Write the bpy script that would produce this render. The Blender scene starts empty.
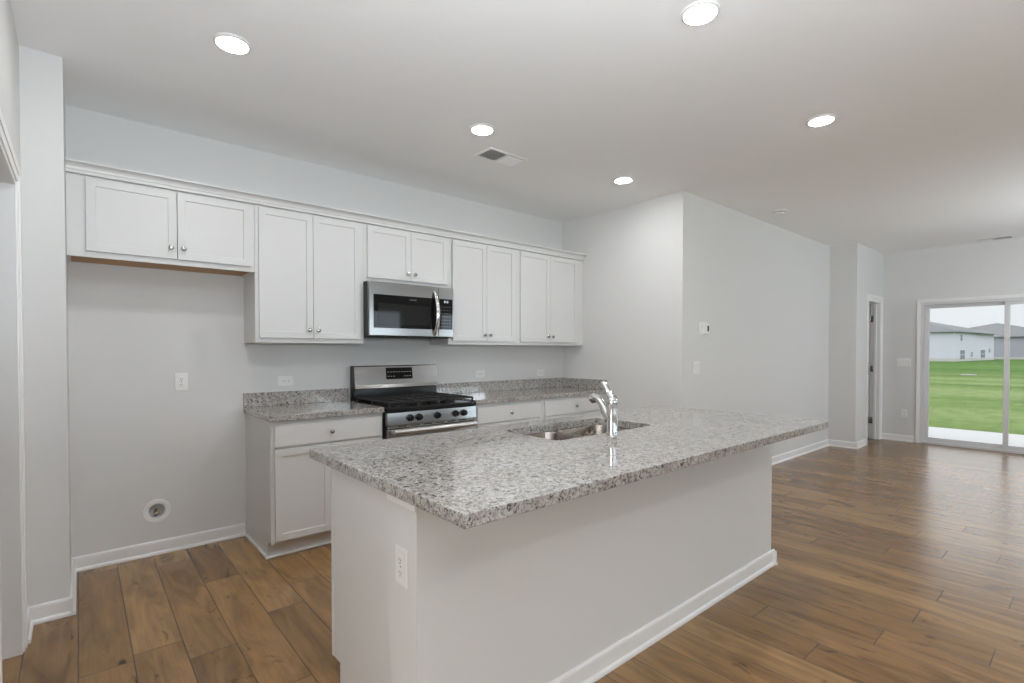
import bpy, bmesh, math, random
from mathutils import Vector, Matrix

random.seed(7)
scene = bpy.context.scene
COL = scene.collection
PI = math.pi

# ---------------------------------------------------------------- camera
cam_data = bpy.data.cameras.new('camera')
cam = bpy.data.objects.new('camera', cam_data)
COL.objects.link(cam)
cam.location = (0.0366, -3.9816, 1.3166)
cam.rotation_euler = (PI / 2 - 0.01635, 0.0, -0.70908)
cam_data.sensor_width = 36.0
cam_data.lens = 36.0 * 506.66 / 1024.0
cam_data.shift_x = -0.0015
cam_data.shift_y = 0.01718
cam_data.clip_start = 0.02
cam_data.clip_end = 1000
scene.camera = cam

# ---------------------------------------------------------------- view, world, light levels
scene.view_settings.view_transform = 'Standard'
scene.view_settings.look = 'None'
scene.view_settings.gamma = 1.0
scene.view_settings.exposure = 0.0
scene.view_settings.use_curve_mapping = False

LAMP = 142.0           # radiance of the downlight lenses
SKY = 1.03            # overcast sky radiance at the horizon
WINDOW_FILL = 9.5       # watts per square metre of fill added in the windows behind the camera
ENTRY_FILL = 20.0     # the same in the added entry window
CEILING_FILL = (80.0, 1.0, 40.0)   # watts of the fill lights added behind the camera, aimed at the ceiling

world = bpy.data.worlds.new('overcast_sky')
scene.world = world
world.use_nodes = True
wt = world.node_tree
wt.nodes.clear()
wo = wt.nodes.new('ShaderNodeOutputWorld')
wb = wt.nodes.new('ShaderNodeBackground')
wtc = wt.nodes.new('ShaderNodeTexCoord')
wn = wt.nodes.new('ShaderNodeTexNoise')
wn.inputs['Scale'].default_value = 3.0
wn.inputs['Detail'].default_value = 5.0
wr = wt.nodes.new('ShaderNodeValToRGB')
wr.color_ramp.elements[0].position = 0.3
wr.color_ramp.elements[0].color = (0.80, 0.83, 0.88, 1)
wr.color_ramp.elements[1].position = 0.7
wr.color_ramp.elements[1].color = (0.97, 0.98, 1.0, 1)
wt.links.new(wtc.outputs['Generated'], wn.inputs['Vector'])
wt.links.new(wn.outputs['Fac'], wr.inputs['Fac'])
wt.links.new(wr.outputs['Color'], wb.inputs['Color'])
# overcast sky: about three times brighter overhead than at the horizon
ws = wt.nodes.new('ShaderNodeSeparateXYZ')
wm = wt.nodes.new('ShaderNodeMapRange')
wm.inputs['From Min'].default_value = 0.075
wm.inputs['From Max'].default_value = 0.42
wm.inputs['To Min'].default_value = SKY
wm.inputs['To Max'].default_value = SKY * 2.8
wt.links.new(wtc.outputs['Generated'], ws.inputs[0])
wt.links.new(ws.outputs[2], wm.inputs['Value'])
wt.links.new(wm.outputs['Result'], wb.inputs['Strength'])
wt.links.new(wb.outputs['Background'], wo.inputs['Surface'])

scene.cycles.max_bounces = 16
scene.cycles.diffuse_bounces = 8
scene.cycles.glossy_bounces = 6
scene.cycles.transparent_max_bounces = 12
scene.cycles.sample_clamp_indirect = 6.0
scene.cycles.use_denoising = True
scene.cycles.caustics_reflective = False
scene.cycles.caustics_refractive = False


# fill lights added in the three windows behind the camera and the entry one
WIN = [(0.35, 1.95), (3.9, 5.7), (6.7, 8.5)]
WZ0, WZ1 = 0.62, 2.25
EWIN = (-5.6, -3.4)           # added entry window, unseen, along y on the wall left of and behind the camera
for wl_loc, wl_rz, wl_w, wl_e, wl_c in [(((a_ + b_) / 2, -7.40, (WZ0 + WZ1) / 2), 0.0, b_ - a_ - 0.1, WINDOW_FILL, (0.76, 0.92, 1.06)) for a_, b_ in WIN] + \
        [((-2.70, sum(EWIN) / 2, (WZ0 + WZ1) / 2), -PI / 2, EWIN[1] - EWIN[0] - 0.1, ENTRY_FILL, (1.0, 0.98, 0.95))]:
    ld = bpy.data.lights.new('window_fill', 'AREA')
    ld.shape = 'RECTANGLE'
    ld.size = wl_w
    ld.size_y = WZ1 - WZ0 - 0.1
    ld.energy = wl_e * ld.size * ld.size_y
    ld.color = wl_c
    lo = bpy.data.objects.new('window_fill', ld)
    COL.objects.link(lo)
    lo.location = wl_loc
    lo.rotation_euler = (PI / 2, 0, wl_rz)
# fill lights added behind the camera and turned up to brighten the ceiling
for fl_loc, fl_aim, fl_w in (((0.25, -4.15, 1.6), (0.4, -3.85, 2.9), CEILING_FILL[0]),
                             ((2.9, -4.6, 1.6), (3.1, -4.2, 2.9), CEILING_FILL[1]),
                             ((6.9, -5.3, 1.6), (7.3, -4.5, 2.9), CEILING_FILL[2])):
    fd = bpy.data.lights.new('ceiling_fill', 'AREA')
    fd.shape = 'DISK'
    fd.size = 0.5
    fd.energy = fl_w
    fd.color = (0.91, 0.98, 1.06)
    fo = bpy.data.objects.new('ceiling_fill', fd)
    COL.objects.link(fo)
    fo.location = fl_loc
    fo.rotation_euler = (Vector(fl_aim) - Vector(fl_loc)).to_track_quat('-Z', 'Y').to_euler()


# ---------------------------------------------------------------- material helpers
def new_mat(name):
    m = bpy.data.materials.new(name)
    m.use_nodes = True
    nt = m.node_tree
    return m, nt, nt.nodes['Principled BSDF']


def plain(name, col, rough=0.5, metal=0.0, spec=0.5, bump=0.0, bscale=300.0, vary=0.0):
    """painted or metal surface with a faint procedural texture"""
    m, nt, b = new_mat(name)
    b.inputs['Base Color'].default_value = (*col, 1)
    b.inputs['Roughness'].default_value = rough
    b.inputs['Metallic'].default_value = metal
    b.inputs['Specular IOR Level'].default_value = spec
    tc = nt.nodes.new('ShaderNodeTexCoord')
    no = nt.nodes.new('ShaderNodeTexNoise')
    no.inputs['Scale'].default_value = bscale
    no.inputs['Detail'].default_value = 2.0
    nt.links.new(tc.outputs['Object'], no.inputs['Vector'])
    if bump > 0:
        bp = nt.nodes.new('ShaderNodeBump')
        bp.inputs['Strength'].default_value = bump
        bp.inputs['Distance'].default_value = 0.001
        nt.links.new(no.outputs['Fac'], bp.inputs['Height'])
        nt.links.new(bp.outputs['Normal'], b.inputs['Normal'])
    if vary > 0:
        mr = nt.nodes.new('ShaderNodeMapRange')
        mr.inputs['To Min'].default_value = max(0.0, rough - vary)
        mr.inputs['To Max'].default_value = rough + vary
        nt.links.new(no.outputs['Fac'], mr.inputs['Value'])
        nt.links.new(mr.outputs['Result'], b.inputs['Roughness'])
    return m


def math_node(nt, op, a, b=None, c=None):
    n = nt.nodes.new('ShaderNodeMath')
    n.operation = op
    for i, v in enumerate((a, b, c)):
        if v is None:
            continue
        if isinstance(v, (int, float)):
            n.inputs[i].default_value = v
        else:
            nt.links.new(v, n.inputs[i])
    return n.outputs[0]


def ramp(nt, fac, stops):
    n = nt.nodes.new('ShaderNodeValToRGB')
    e = n.color_ramp.elements
    while len(e) < len(stops):
        e.new(0.5)
    for el, (p, c) in zip(e, stops):
        el.position = p
        el.color = (*c, 1) if len(c) == 3 else c
    nt.links.new(fac, n.inputs['Fac'])
    return n.outputs['Color']


def mix(nt, mode, fac, a, b):
    n = nt.nodes.new('ShaderNodeMix')
    n.data_type = 'RGBA'
    n.blend_type = mode
    for key, v in ((0, fac), (6, a), (7, b)):
        if isinstance(v, (int, float)):
            n.inputs[key].default_value = v
        elif isinstance(v, tuple):
            n.inputs[key].default_value = (*v, 1)
        else:
            nt.links.new(v, n.inputs[key])
    return n.outputs[2]


def combine(nt, x, y, z):
    n = nt.nodes.new('ShaderNodeCombineXYZ')
    for i, v in enumerate((x, y, z)):
        if isinstance(v, (int, float)):
            n.inputs[i].default_value = v
        else:
            nt.links.new(v, n.inputs[i])
    return n.outputs[0]


def noise(nt, vec, scale, detail=3.0, rough=0.5, dist=0.0):
    n = nt.nodes.new('ShaderNodeTexNoise')
    nt.links.new(vec, n.inputs['Vector'])
    n.inputs['Scale'].default_value = scale
    n.inputs['Detail'].default_value = detail
    n.inputs['Roughness'].default_value = rough
    n.inputs['Distortion'].default_value = dist
    return n.outputs['Fac']


def make_floor_mat():
    m, nt, b = new_mat('oak_vinyl_planks')
    L = nt.links
    tc = nt.nodes.new('ShaderNodeTexCoord')
    sp = nt.nodes.new('ShaderNodeSeparateXYZ')
    L.new(tc.outputs['Object'], sp.inputs[0])
    x, y = sp.outputs[0], sp.outputs[1]
    u = math_node(nt, 'DIVIDE', math_node(nt, 'SUBTRACT', x, 0.0205), 0.1805)
    row = math_node(nt, 'FLOOR', u)
    wn1 = nt.nodes.new('ShaderNodeTexWhiteNoise')
    wn1.noise_dimensions = '1D'
    L.new(row, wn1.inputs['W'])
    off = wn1.outputs['Value']
    v = math_node(nt, 'ADD', math_node(nt, 'DIVIDE', y, 1.22), math_node(nt, 'MULTIPLY', off, 7.0))
    colm = math_node(nt, 'FLOOR', v)
    wn2 = nt.nodes.new('ShaderNodeTexWhiteNoise')
    wn2.noise_dimensions = '2D'
    L.new(combine(nt, row, colm, 0.0), wn2.inputs['Vector'])
    pid = wn2.outputs['Value']
    fu = math_node(nt, 'FRACT', u)
    fv = math_node(nt, 'FRACT', v)
    du = math_node(nt, 'MULTIPLY', math_node(nt, 'MINIMUM', fu, math_node(nt, 'SUBTRACT', 1.0, fu)), 0.1805)
    dv = math_node(nt, 'MULTIPLY', math_node(nt, 'MINIMUM', fv, math_node(nt, 'SUBTRACT', 1.0, fv)), 1.22)
    d = math_node(nt, 'MINIMUM', du, dv)
    gap = nt.nodes.new('ShaderNodeMapRange')
    gap.inputs['From Min'].default_value = 0.0008
    gap.inputs['From Max'].default_value = 0.0028
    L.new(d, gap.inputs['Value'])
    gapf = gap.outputs['Result']
    pz = math_node(nt, 'MULTIPLY', pid, 41.0)
    # broad figure, fine grain, knots
    vec1 = combine(nt, math_node(nt, 'MULTIPLY', x, 9.0), math_node(nt, 'MULTIPLY', y, 1.6), pz)
    fig = noise(nt, vec1, 1.0, 4.0, 0.55, 1.4)
    vec2 = combine(nt, math_node(nt, 'MULTIPLY', x, 110.0), math_node(nt, 'MULTIPLY', y, 4.0), pz)
    grain = noise(nt, vec2, 1.0, 4.0, 0.6, 0.4)
    vec3 = combine(nt, math_node(nt, 'MULTIPLY', x, 7.0), math_node(nt, 'MULTIPLY', y, 3.2), pz)
    kn = noise(nt, vec3, 1.0, 3.0, 0.6, 2.0)
    base = ramp(nt, pid, [(0.0, (0.195, 0.101, 0.034)), (0.5, (0.240, 0.130, 0.047)), (1.0, (0.295, 0.168, 0.066))])
    c1 = mix(nt, 'MULTIPLY', 0.85, base, ramp(nt, fig, [(0.30, (0.55, 0.51, 0.47)), (0.48, (0.96, 0.96, 0.95)), (0.68, (1.28, 1.27, 1.2))]))
    c2 = mix(nt, 'MULTIPLY', 0.55, c1, ramp(nt, grain, [(0.3, (0.78, 0.76, 0.74)), (0.6, (1.05, 1.05, 1.05))]))
    c3 = mix(nt, 'MULTIPLY', 0.9, c2, ramp(nt, kn, [(0.27, (0.28, 0.23, 0.19)), (0.37, (1, 1, 1))]))
    c4 = mix(nt, 'MIX', gapf, (0.060, 0.034, 0.016), c3)
    L.new(c4, b.inputs['Base Color'])
    rr = nt.nodes.new('ShaderNodeMapRange')
    rr.inputs['To Min'].default_value = 0.20
    rr.inputs['To Max'].default_value = 0.30
    L.new(fig, rr.inputs['Value'])
    L.new(rr.outputs['Result'], b.inputs['Roughness'])
    b.inputs['Specular IOR Level'].default_value = 0.62
    bp = nt.nodes.new('ShaderNodeBump')
    bp.inputs['Strength'].default_value = 0.25
    bp.inputs['Distance'].default_value = 0.0012
    L.new(math_node(nt, 'ADD', gapf, math_node(nt, 'MULTIPLY', fig, 0.06)), bp.inputs['Height'])
    L.new(bp.outputs['Normal'], b.inputs['Normal'])
    return m


def make_granite():
    m, nt, b = new_mat('speckled_granite')
    L = nt.links
    tc = nt.nodes.new('ShaderNodeTexCoord')
    o = tc.outputs['Object']
    big = noise(nt, o, 6.0, 3.0, 0.5, 0.6)
    mid = noise(nt, o, 55.0, 4.0, 0.6, 0.8)
    fine = noise(nt, o, 150.0, 3.0, 0.6, 0.5)
    dark = noise(nt, o, 78.0, 3.0, 0.6, 1.0)
    base = ramp(nt, mid, [(0.32, (0.18, 0.163, 0.15)), (0.43, (0.365, 0.345, 0.328)), (0.55, (0.49, 0.475, 0.457)), (0.75, (0.59, 0.577, 0.563))])
    warm = mix(nt, 'MULTIPLY', ramp(nt, big, [(0.45, (0, 0, 0)), (0.68, (0.5, 0.5, 0.5))]), base, (0.80, 0.74, 0.70))
    s1 = mix(nt, 'MULTIPLY', 0.92, warm, ramp(nt, dark, [(0.36, (0.09, 0.085, 0.08)), (0.44, (1, 1, 1))]))
    s2 = mix(nt, 'MULTIPLY', 0.75, s1, ramp(nt, fine, [(0.36, (0.30, 0.27, 0.25)), (0.46, (1, 1, 1))]))
    L.new(s2, b.inputs['Base Color'])
    b.inputs['Roughness'].default_value = 0.07
    b.inputs['Specular IOR Level'].default_value = 0.9
    return m


def make_steel(name, col=(0.62, 0.61, 0.60), rough=0.24, stretch=(2.0, 2.0, 400.0)):
    m, nt, b = new_mat(name)
    L = nt.links
    b.inputs['Base Color'].default_value = (*col, 1)
    b.inputs['Metallic'].default_value = 1.0
    tc = nt.nodes.new('ShaderNodeTexCoord')
    mp = nt.nodes.new('ShaderNodeMapping')
    mp.inputs['Scale'].default_value = stretch
    L.new(tc.outputs['Object'], mp.inputs['Vector'])
    f = noise(nt, mp.outputs['Vector'], 1.0, 3.0)
    mr = nt.nodes.new('ShaderNodeMapRange')
    mr.inputs['To Min'].default_value = rough - 0.07
    mr.inputs['To Max'].default_value = rough + 0.07
    L.new(f, mr.inputs['Value'])
    L.new(mr.outputs['Result'], b.inputs['Roughness'])
    bp = nt.nodes.new('ShaderNodeBump')
    bp.inputs['Strength'].default_value = 0.06
    bp.inputs['Distance'].default_value = 0.0005
    L.new(f, bp.inputs['Height'])
    L.new(bp.outputs['Normal'], b.inputs['Normal'])
    return m


def make_emit(name, col, strength):
    m = bpy.data.materials.new(name)
    m.use_nodes = True
    nt = m.node_tree
    nt.nodes.clear()
    o = nt.nodes.new('ShaderNodeOutputMaterial')
    e = nt.nodes.new('ShaderNodeEmission')
    e.inputs['Color'].default_value = (*col, 1)
    e.inputs['Strength'].default_value = strength
    nt.links.new(e.outputs[0], o.inputs[0])
    return m


def make_glass(name):
    m = bpy.data.materials.new(name)
    m.use_nodes = True
    nt = m.node_tree
    nt.nodes.clear()
    o = nt.nodes.new('ShaderNodeOutputMaterial')
    t = nt.nodes.new('ShaderNodeBsdfTransparent')
    t.inputs['Color'].default_value = (0.97, 0.985, 0.98, 1)
    g = nt.nodes.new('ShaderNodeBsdfGlossy')
    g.inputs['Roughness'].default_value = 0.01
    f = nt.nodes.new('ShaderNodeFresnel')
    f.inputs['IOR'].default_value = 1.45
    mx = nt.nodes.new('ShaderNodeMixShader')
    nt.links.new(f.outputs[0], mx.inputs[0])
    nt.links.new(t.outputs[0], mx.inputs[1])
    nt.links.new(g.outputs[0], mx.inputs[2])
    nt.links.new(mx.outputs[0], o.inputs[0])
    return m


def make_grass():
    m, nt, b = new_mat('mown_grass')
    L = nt.links
    tc = nt.nodes.new('ShaderNodeTexCoord')
    o = tc.outputs['Object']
    mp = nt.nodes.new('ShaderNodeMapping')
    mp.inputs['Scale'].default_value = (0.22, 0.035, 1.0)
    L.new(o, mp.inputs['Vector'])
    big = noise(nt, mp.outputs['Vector'], 1.0, 4.0, 0.6, 0.5)
    mp2 = nt.nodes.new('ShaderNodeMapping')
    mp2.inputs['Scale'].default_value = (1.6, 3.5, 1.0)
    L.new(o, mp2.inputs['Vector'])
    sm = noise(nt, mp2.outputs['Vector'], 1.0, 6.0, 0.7)
    c = ramp(nt, big, [(0.35, (0.075, 0.120, 0.030)), (0.5, (0.112, 0.168, 0.048)), (0.65, (0.155, 0.205, 0.078))])
    c = mix(nt, 'MULTIPLY', 0.8, c, ramp(nt, sm, [(0.3, (0.6, 0.62, 0.55)), (0.65, (1.15, 1.12, 1.1))]))
    # a newer, deeper green strip of turf near the houses
    sp = nt.nodes.new('ShaderNodeSeparateXYZ')
    L.new(o, sp.inputs[0])
    edge = math_node(nt, 'ADD', sp.outputs[0], math_node(nt, 'MULTIPLY', big, 26.0))
    mr = nt.nodes.new('ShaderNodeMapRange')
    mr.inputs['From Min'].default_value = 56.0
    mr.inputs['From Max'].default_value = 68.0
    L.new(edge, mr.inputs['Value'])
    c = mix(nt, 'MULTIPLY', mr.outputs['Result'], c, (0.50, 0.72, 0.36))
    L.new(c, b.inputs['Base Color'])
    b.inputs['Roughness'].default_value = 0.95
    b.inputs['Specular IOR Level'].default_value = 0.1
    return m


def make_siding(name, col):
    m, nt, b = new_mat(name)
    L = nt.links
    tc = nt.nodes.new('ShaderNodeTexCoord')
    sp = nt.nodes.new('ShaderNodeSeparateXYZ')
    L.new(tc.outputs['Object'], sp.inputs[0])
    f = math_node(nt, 'FRACT', math_node(nt, 'MULTIPLY', sp.outputs[2], 6.0))
    c = ramp(nt, f, [(0.0, tuple(k * 0.82 for k in col)), (0.12, col), (1.0, col)])
    L.new(c, b.inputs['Base Color'])
    b.inputs['Roughness'].default_value = 0.7
    return m


def make_shingle():
    m, nt, b = new_mat('grey_shingles')
    L = nt.links
    tc = nt.nodes.new('ShaderNodeTexCoord')
    f = noise(nt, tc.outputs['Object'], 4.0, 4.0, 0.7)
    c = ramp(nt, f, [(0.3, (0.085, 0.085, 0.09)), (0.7, (0.17, 0.17, 0.175))])
    L.new(c, b.inputs['Base Color'])
    b.inputs['Roughness'].default_value = 0.9
    return m


def make_raw_wood():
    m, nt, b = new_mat('raw_plywood')
    L = nt.links
    tc = nt.nodes.new('ShaderNodeTexCoord')
    mp = nt.nodes.new('ShaderNodeMapping')
    mp.inputs['Scale'].default_value = (3.0, 40.0, 40.0)
    L.new(tc.outputs['Object'], mp.inputs['Vector'])
    f = noise(nt, mp.outputs['Vector'], 1.0, 3.0, 0.6, 0.5)
    c = ramp(nt, f, [(0.3, (0.36, 0.19, 0.075)), (0.7, (0.52, 0.30, 0.13))])
    L.new(c, b.inputs['Base Color'])
    b.inputs['Roughness'].default_value = 0.6
    return m


M = {
    'wall': plain('matt_wall_paint', (0.715, 0.715, 0.71), 0.7, spec=0.25, bump=0.05, bscale=250),
    'ceil': plain('flat_ceiling_paint', (0.92, 0.925, 0.925), 0.85, spec=0.1, bump=0.05, bscale=200),
    'trim': plain('semi_gloss_trim_paint', (0.86, 0.86, 0.86), 0.32, spec=0.5, bump=0.02),
    'cab': plain('white_cabinet_paint', (0.70, 0.70, 0.695), 0.33, spec=0.5, bump=0.02),
    'toe': plain('grey_toe_kick_paint', (0.50, 0.50, 0.49), 0.5),
    'floor': make_floor_mat(),
    'granite': make_granite(),
    'steel': make_steel('brushed_steel', (0.40, 0.395, 0.39), 0.19),
    'barsteel': make_steel('satin_bar_steel', (0.68, 0.675, 0.67), 0.34),
    'sinksteel': make_steel('satin_sink_steel', (0.30, 0.265, 0.235), 0.26, (60, 60, 60)),
    'chrome': plain('polished_chrome', (0.80, 0.80, 0.80), 0.06, 1.0, vary=0.02, bscale=40),
    'nickel': plain('satin_nickel', (0.45, 0.44, 0.42), 0.22, 1.0, vary=0.04, bscale=80),
    'blackglass': plain('black_glass', (0.005, 0.005, 0.006), 0.03, spec=0.4, vary=0.01, bscale=20),
    'screen': plain('dark_mesh_window', (0.016, 0.016, 0.016), 0.05, spec=0.35, vary=0.02, bscale=20),
    'blackenamel': plain('black_enamel', (0.010, 0.010, 0.011), 0.16, spec=0.5, vary=0.03, bscale=60),
    'iron': plain('cast_iron', (0.018, 0.016, 0.015), 0.5, spec=0.4, bump=0.3, bscale=400),
    'blackmatte': plain('black_steel_side', (0.02, 0.018, 0.017), 0.42, vary=0.05, bscale=60),
    'plastic': plain('white_plastic', (0.84, 0.84, 0.83), 0.3, bump=0.01),
    'slot': plain('dark_slot', (0.03, 0.03, 0.03), 0.6, vary=0.05),
    'lightgrey': plain('pale_print', (0.72, 0.73, 0.74), 0.4, vary=0.05),
    'midgrey': plain('grey_print', (0.30, 0.30, 0.30), 0.4, vary=0.05),
    'ventdark': plain('dark_duct', (0.10, 0.10, 0.10), 0.7, vary=0.05),
    'lcd': plain('grey_display', (0.05, 0.06, 0.06), 0.15, vary=0.03),
    'lens': make_emit('lit_lens', (0.985, 0.995, 1.0), LAMP),
    'digits': make_emit('lit_digits', (0.85, 0.95, 1.0), 1.1),
    'glass': make_glass('window_glass'),
    'vinyl': plain('white_vinyl', (0.70, 0.70, 0.71), 0.35, bump=0.01),
    'concrete': plain('pale_concrete', (0.39, 0.385, 0.385), 0.85, bump=0.2, bscale=60),
    'grass': make_grass(),
    'siding': make_siding('white_siding', (0.56, 0.56, 0.64)),
    'sidinggrey': make_siding('grey_siding', (0.33, 0.33, 0.385)),
    'found': plain('concrete_foundation', (0.48, 0.47, 0.46), 0.9, bump=0.1, bscale=20),
    'shingle': make_shingle(),
    'wood': make_raw_wood(),
    'housepane': plain('house_window_pane', (0.16, 0.19, 0.22), 0.1, vary=0.02),
    'blind': plain('white_blind', (0.80, 0.80, 0.80), 0.5, bump=0.02),
    'brass': plain('dull_brass', (0.50, 0.42, 0.30), 0.3, 1.0, vary=0.05),
    'doorpaint': plain('door_paint', (0.78, 0.78, 0.78), 0.35, bump=0.02),
}


# ---------------------------------------------------------------- geometry helpers
class MB:
    def __init__(self):
        self.bm = bmesh.new()

    def box(self, x0, x1, y0, y1, z0, z1, bev=0.0, seg=2):
        x0, x1, y0, y1, z0, z1 = min(x0, x1), max(x0, x1), min(y0, y1), max(y0, y1), min(z0, z1), max(z0, z1)
        t = bmesh.new()
        bmesh.ops.create_cube(t, size=1.0)
        for v in t.verts:
            v.co = Vector(((x0 + x1) / 2 + v.co.x * (x1 - x0), (y0 + y1) / 2 + v.co.y * (y1 - y0), (z0 + z1) / 2 + v.co.z * (z1 - z0)))
        if bev > 0:
            bmesh.ops.bevel(t, geom=t.edges[:], offset=bev, segments=seg, affect='EDGES', profile=0.5)
        self.add(t)
        return self

    def add(self, t, mat=None):
        if mat is not None:
            bmesh.ops.transform(t, matrix=mat, verts=t.verts)
        me = bpy.data.meshes.new('tmp')
        t.to_mesh(me)
        t.free()
        self.bm.from_mesh(me)
        bpy.data.meshes.remove(me)
        return self

    def lathe(self, prof, seg=32, mat=None):
        """prof: list of (r, z); spun about z"""
        t = bmesh.new()
        rings = []
        for r, z in prof:
            if r < 1e-6:
                rings.append([t.verts.new((0, 0, z))])
            else:
                rings.append([t.verts.new((r * math.cos(2 * PI * k / seg), r * math.sin(2 * PI * k / seg), z)) for k in range(seg)])
        for a, b in zip(rings, rings[1:]):
            for k in range(seg):
                k2 = (k + 1) % seg
                if len(a) == 1 and len(b) == 1:
                    continue
                if len(a) == 1:
                    t.faces.new((a[0], b[k], b[k2]))
                elif len(b) == 1:
                    t.faces.new((a[k], a[k2], b[0]))
                else:
                    t.faces.new((a[k], a[k2], b[k2], b[k]))
        bmesh.ops.recalc_face_normals(t, faces=t.faces)
        self.add(t, mat)
        return self

    def tube(self, pts, rad, seg=16, flat=None):
        """tube along points; rad a number or list; flat=(a,b) scales the section"""
        t = bmesh.new()
        P = [Vector(p) for p in pts]
        n = len(P)
        R = rad if isinstance(rad, (list, tuple)) else [rad] * n
        rings = []
        ref = None
        for i in range(n):
            d = (P[min(i + 1, n - 1)] - P[max(i - 1, 0)]).normalized()
            if ref is None:
                ref = Vector((0, 0, 1)) if abs(d.z) < 0.9 else Vector((1, 0, 0))
            s = d.cross(ref).normalized()
            u = s.cross(d).normalized()
            ref = u
            a, b = flat or (1, 1)
            rings.append([t.verts.new(P[i] + s * (R[i] * a * math.cos(2 * PI * k / seg)) + u * (R[i] * b * math.sin(2 * PI * k / seg))) for k in range(seg)])
        for a, b in zip(rings, rings[1:]):
            for k in range(seg):
                t.faces.new((a[k], a[(k + 1) % seg], b[(k + 1) % seg], b[k]))
        t.faces.new(rings[0])
        t.faces.new(rings[-1])
        bmesh.ops.recalc_face_normals(t, faces=t.faces)
        self.add(t)
        return self

    def prism(self, poly, axis, a, b):
        """poly: 2-D points in the two other axes, extruded along axis from a to b"""
        t = bmesh.new()

        def P(p, w):
            if axis == 'x':
                return (w, p[0], p[1])
            if axis == 'y':
                return (p[0], w, p[1])
            return (p[0], p[1], w)
        A = [t.verts.new(P(p, a)) for p in poly]
        B = [t.verts.new(P(p, b)) for p in poly]
        n = len(poly)
        t.faces.new(A)
        t.faces.new(B)
        for k in range(n):
            t.faces.new((A[k], A[(k + 1) % n], B[(k + 1) % n], B[k]))
        bmesh.ops.recalc_face_normals(t, faces=t.faces)
        self.add(t)
        return self

    def build(self, name, mat, parent=None, smooth=False):
        me = bpy.data.meshes.new(name)
        self.bm.to_mesh(me)
        self.bm.free()
        o = bpy.data.objects.new(name, me)
        COL.objects.link(o)
        me.materials.append(mat)
        if smooth:
            for p in me.polygons:
                p.use_smooth = True
            me.set_sharp_from_angle(angle=math.radians(40))
        if parent is not None:
            # geometry is given in the parent's own frame
            o.parent = parent
        return o


def thing(name, label, cat, loc=(0, 0, 0), rz=0.0, group=None):
    o = bpy.data.objects.new(name, None)
    o.empty_display_size = 0.05
    COL.objects.link(o)
    o.location = loc
    o.rotation_euler = (0, 0, rz)
    o['label'] = label
    o['category'] = cat
    if group:
        o['group'] = group
    return o


def tag(o, label, cat, group=None, kind=None):
    o['label'] = label
    o['category'] = cat
    if group:
        o['group'] = group
    if kind:
        o['kind'] = kind
    return o


def struct(o, label=None, cat=None):
    o['kind'] = 'structure'
    if label:
        o['label'] = label
    if cat:
        o['category'] = cat
    return o


def copy_tree(o, parent=None):
    c = o.copy()
    COL.objects.link(c)
    if parent is not None:
        c.parent = parent
    for ch in [k for k in bpy.data.objects if k.parent == o]:
        copy_tree(ch, c)
    return c


def cut(o, cutter_mb):
    """cut the cutter's volume out of o, for good"""
    c = cutter_mb.build('cutter', M['wall'])
    md = o.modifiers.new('cut', 'BOOLEAN')
    md.operation = 'DIFFERENCE'
    md.solver = 'EXACT'
    md.object = c
    dg = bpy.context.evaluated_depsgraph_get()
    me = bpy.data.meshes.new_from_object(o.evaluated_get(dg))
    o.modifiers.clear()
    old = o.data
    o.data = me
    me.name = old.name
    bpy.data.meshes.remove(old)
    cm = c.data
    bpy.data.objects.remove(c)
    bpy.data.meshes.remove(cm)
    return o


def rrect(x0, x1, y0, y1, r, n=8):
    pts = []
    for cx, cy, a0 in ((x1 - r, y1 - r, 0), (x0 + r, y1 - r, PI / 2), (x0 + r, y0 + r, PI), (x1 - r, y0 + r, 1.5 * PI)):
        for k in range(n + 1):
            a = a0 + PI / 2 * k / n
            pts.append((cx + r * math.cos(a), cy + r * math.sin(a)))
    return pts


# ---------------------------------------------------------------- key dimensions (metres)
H = 2.758                     # ceiling
XR = 4.182                    # kitchen end wall
YM = -1.495                   # long wall beyond the kitchen
XJ, YJ = 7.93, -1.822         # jog near the closet door
XF = 9.15                     # far wall with the sliding door
YFRONT = -7.3                 # wall behind the camera
XL = -0.163                   # left wall
XP = -0.009                   # side of the return beside the fridge space
T = 0.12

# ---------------------------------------------------------------- room shell
floor = struct(MB().box(-2.6, XF + 0.16, YFRONT - 0.15, 0.15, -0.12, 0.0).build('floor', M['floor']))
ceiling = struct(MB().box(-2.6, XF + 0.16, YFRONT - 0.15, 0.15, H, H + 0.12).build('ceiling', M['ceil']))

ICE = (0.409, 0.281)
wall_back = MB().box(-0.3, XR + T, 0.0, 0.15, 0, H).build('wall_back', M['wall'])
t_ = MB()
t_.lathe([(0, -0.5), (0.048, -0.5), (0.048, 0.5), (0, 0.5)], 40, Matrix.Translation((ICE[0], -0.44, ICE[1])) @ Matrix.Rotation(PI / 2, 4, 'X'))
cut(wall_back, t_)
struct(wall_back)
struct(MB().prism([(XR, 0.0), (XR, YM), (XJ, YM), (XJ, YJ), (8.44, YJ), (8.44, YJ + T), (XJ + T, YJ + T), (XJ + T, YM + T), (XR + T, YM + T), (XR + T, 0.0)], 'z', 0, H).build('wall_right', M['wall']))
struct(MB().box(8.44, 9.05, YJ, YJ + T, 2.035, H).box(9.05, XF + T, YJ, YJ + T, 0, H).build('wall_closet', M['wall']))
# left: the return beside the fridge space, then the wall with the doorway
struct(MB().box(XL - T, XP, -0.631, 0.0, 0, H).build('wall_return', M['wall']))
wall_left = MB().box(XL - T, XL, -2.0, -0.631, 0, H).build('wall_left', M['wall'])
DY0, DY1, DZ = -0.925, -1.765, 2.045
cut(wall_left, MB().box(XL - 1, XL + 1, DY1, DY0, -0.5, DZ))
struct(wall_left)
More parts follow.
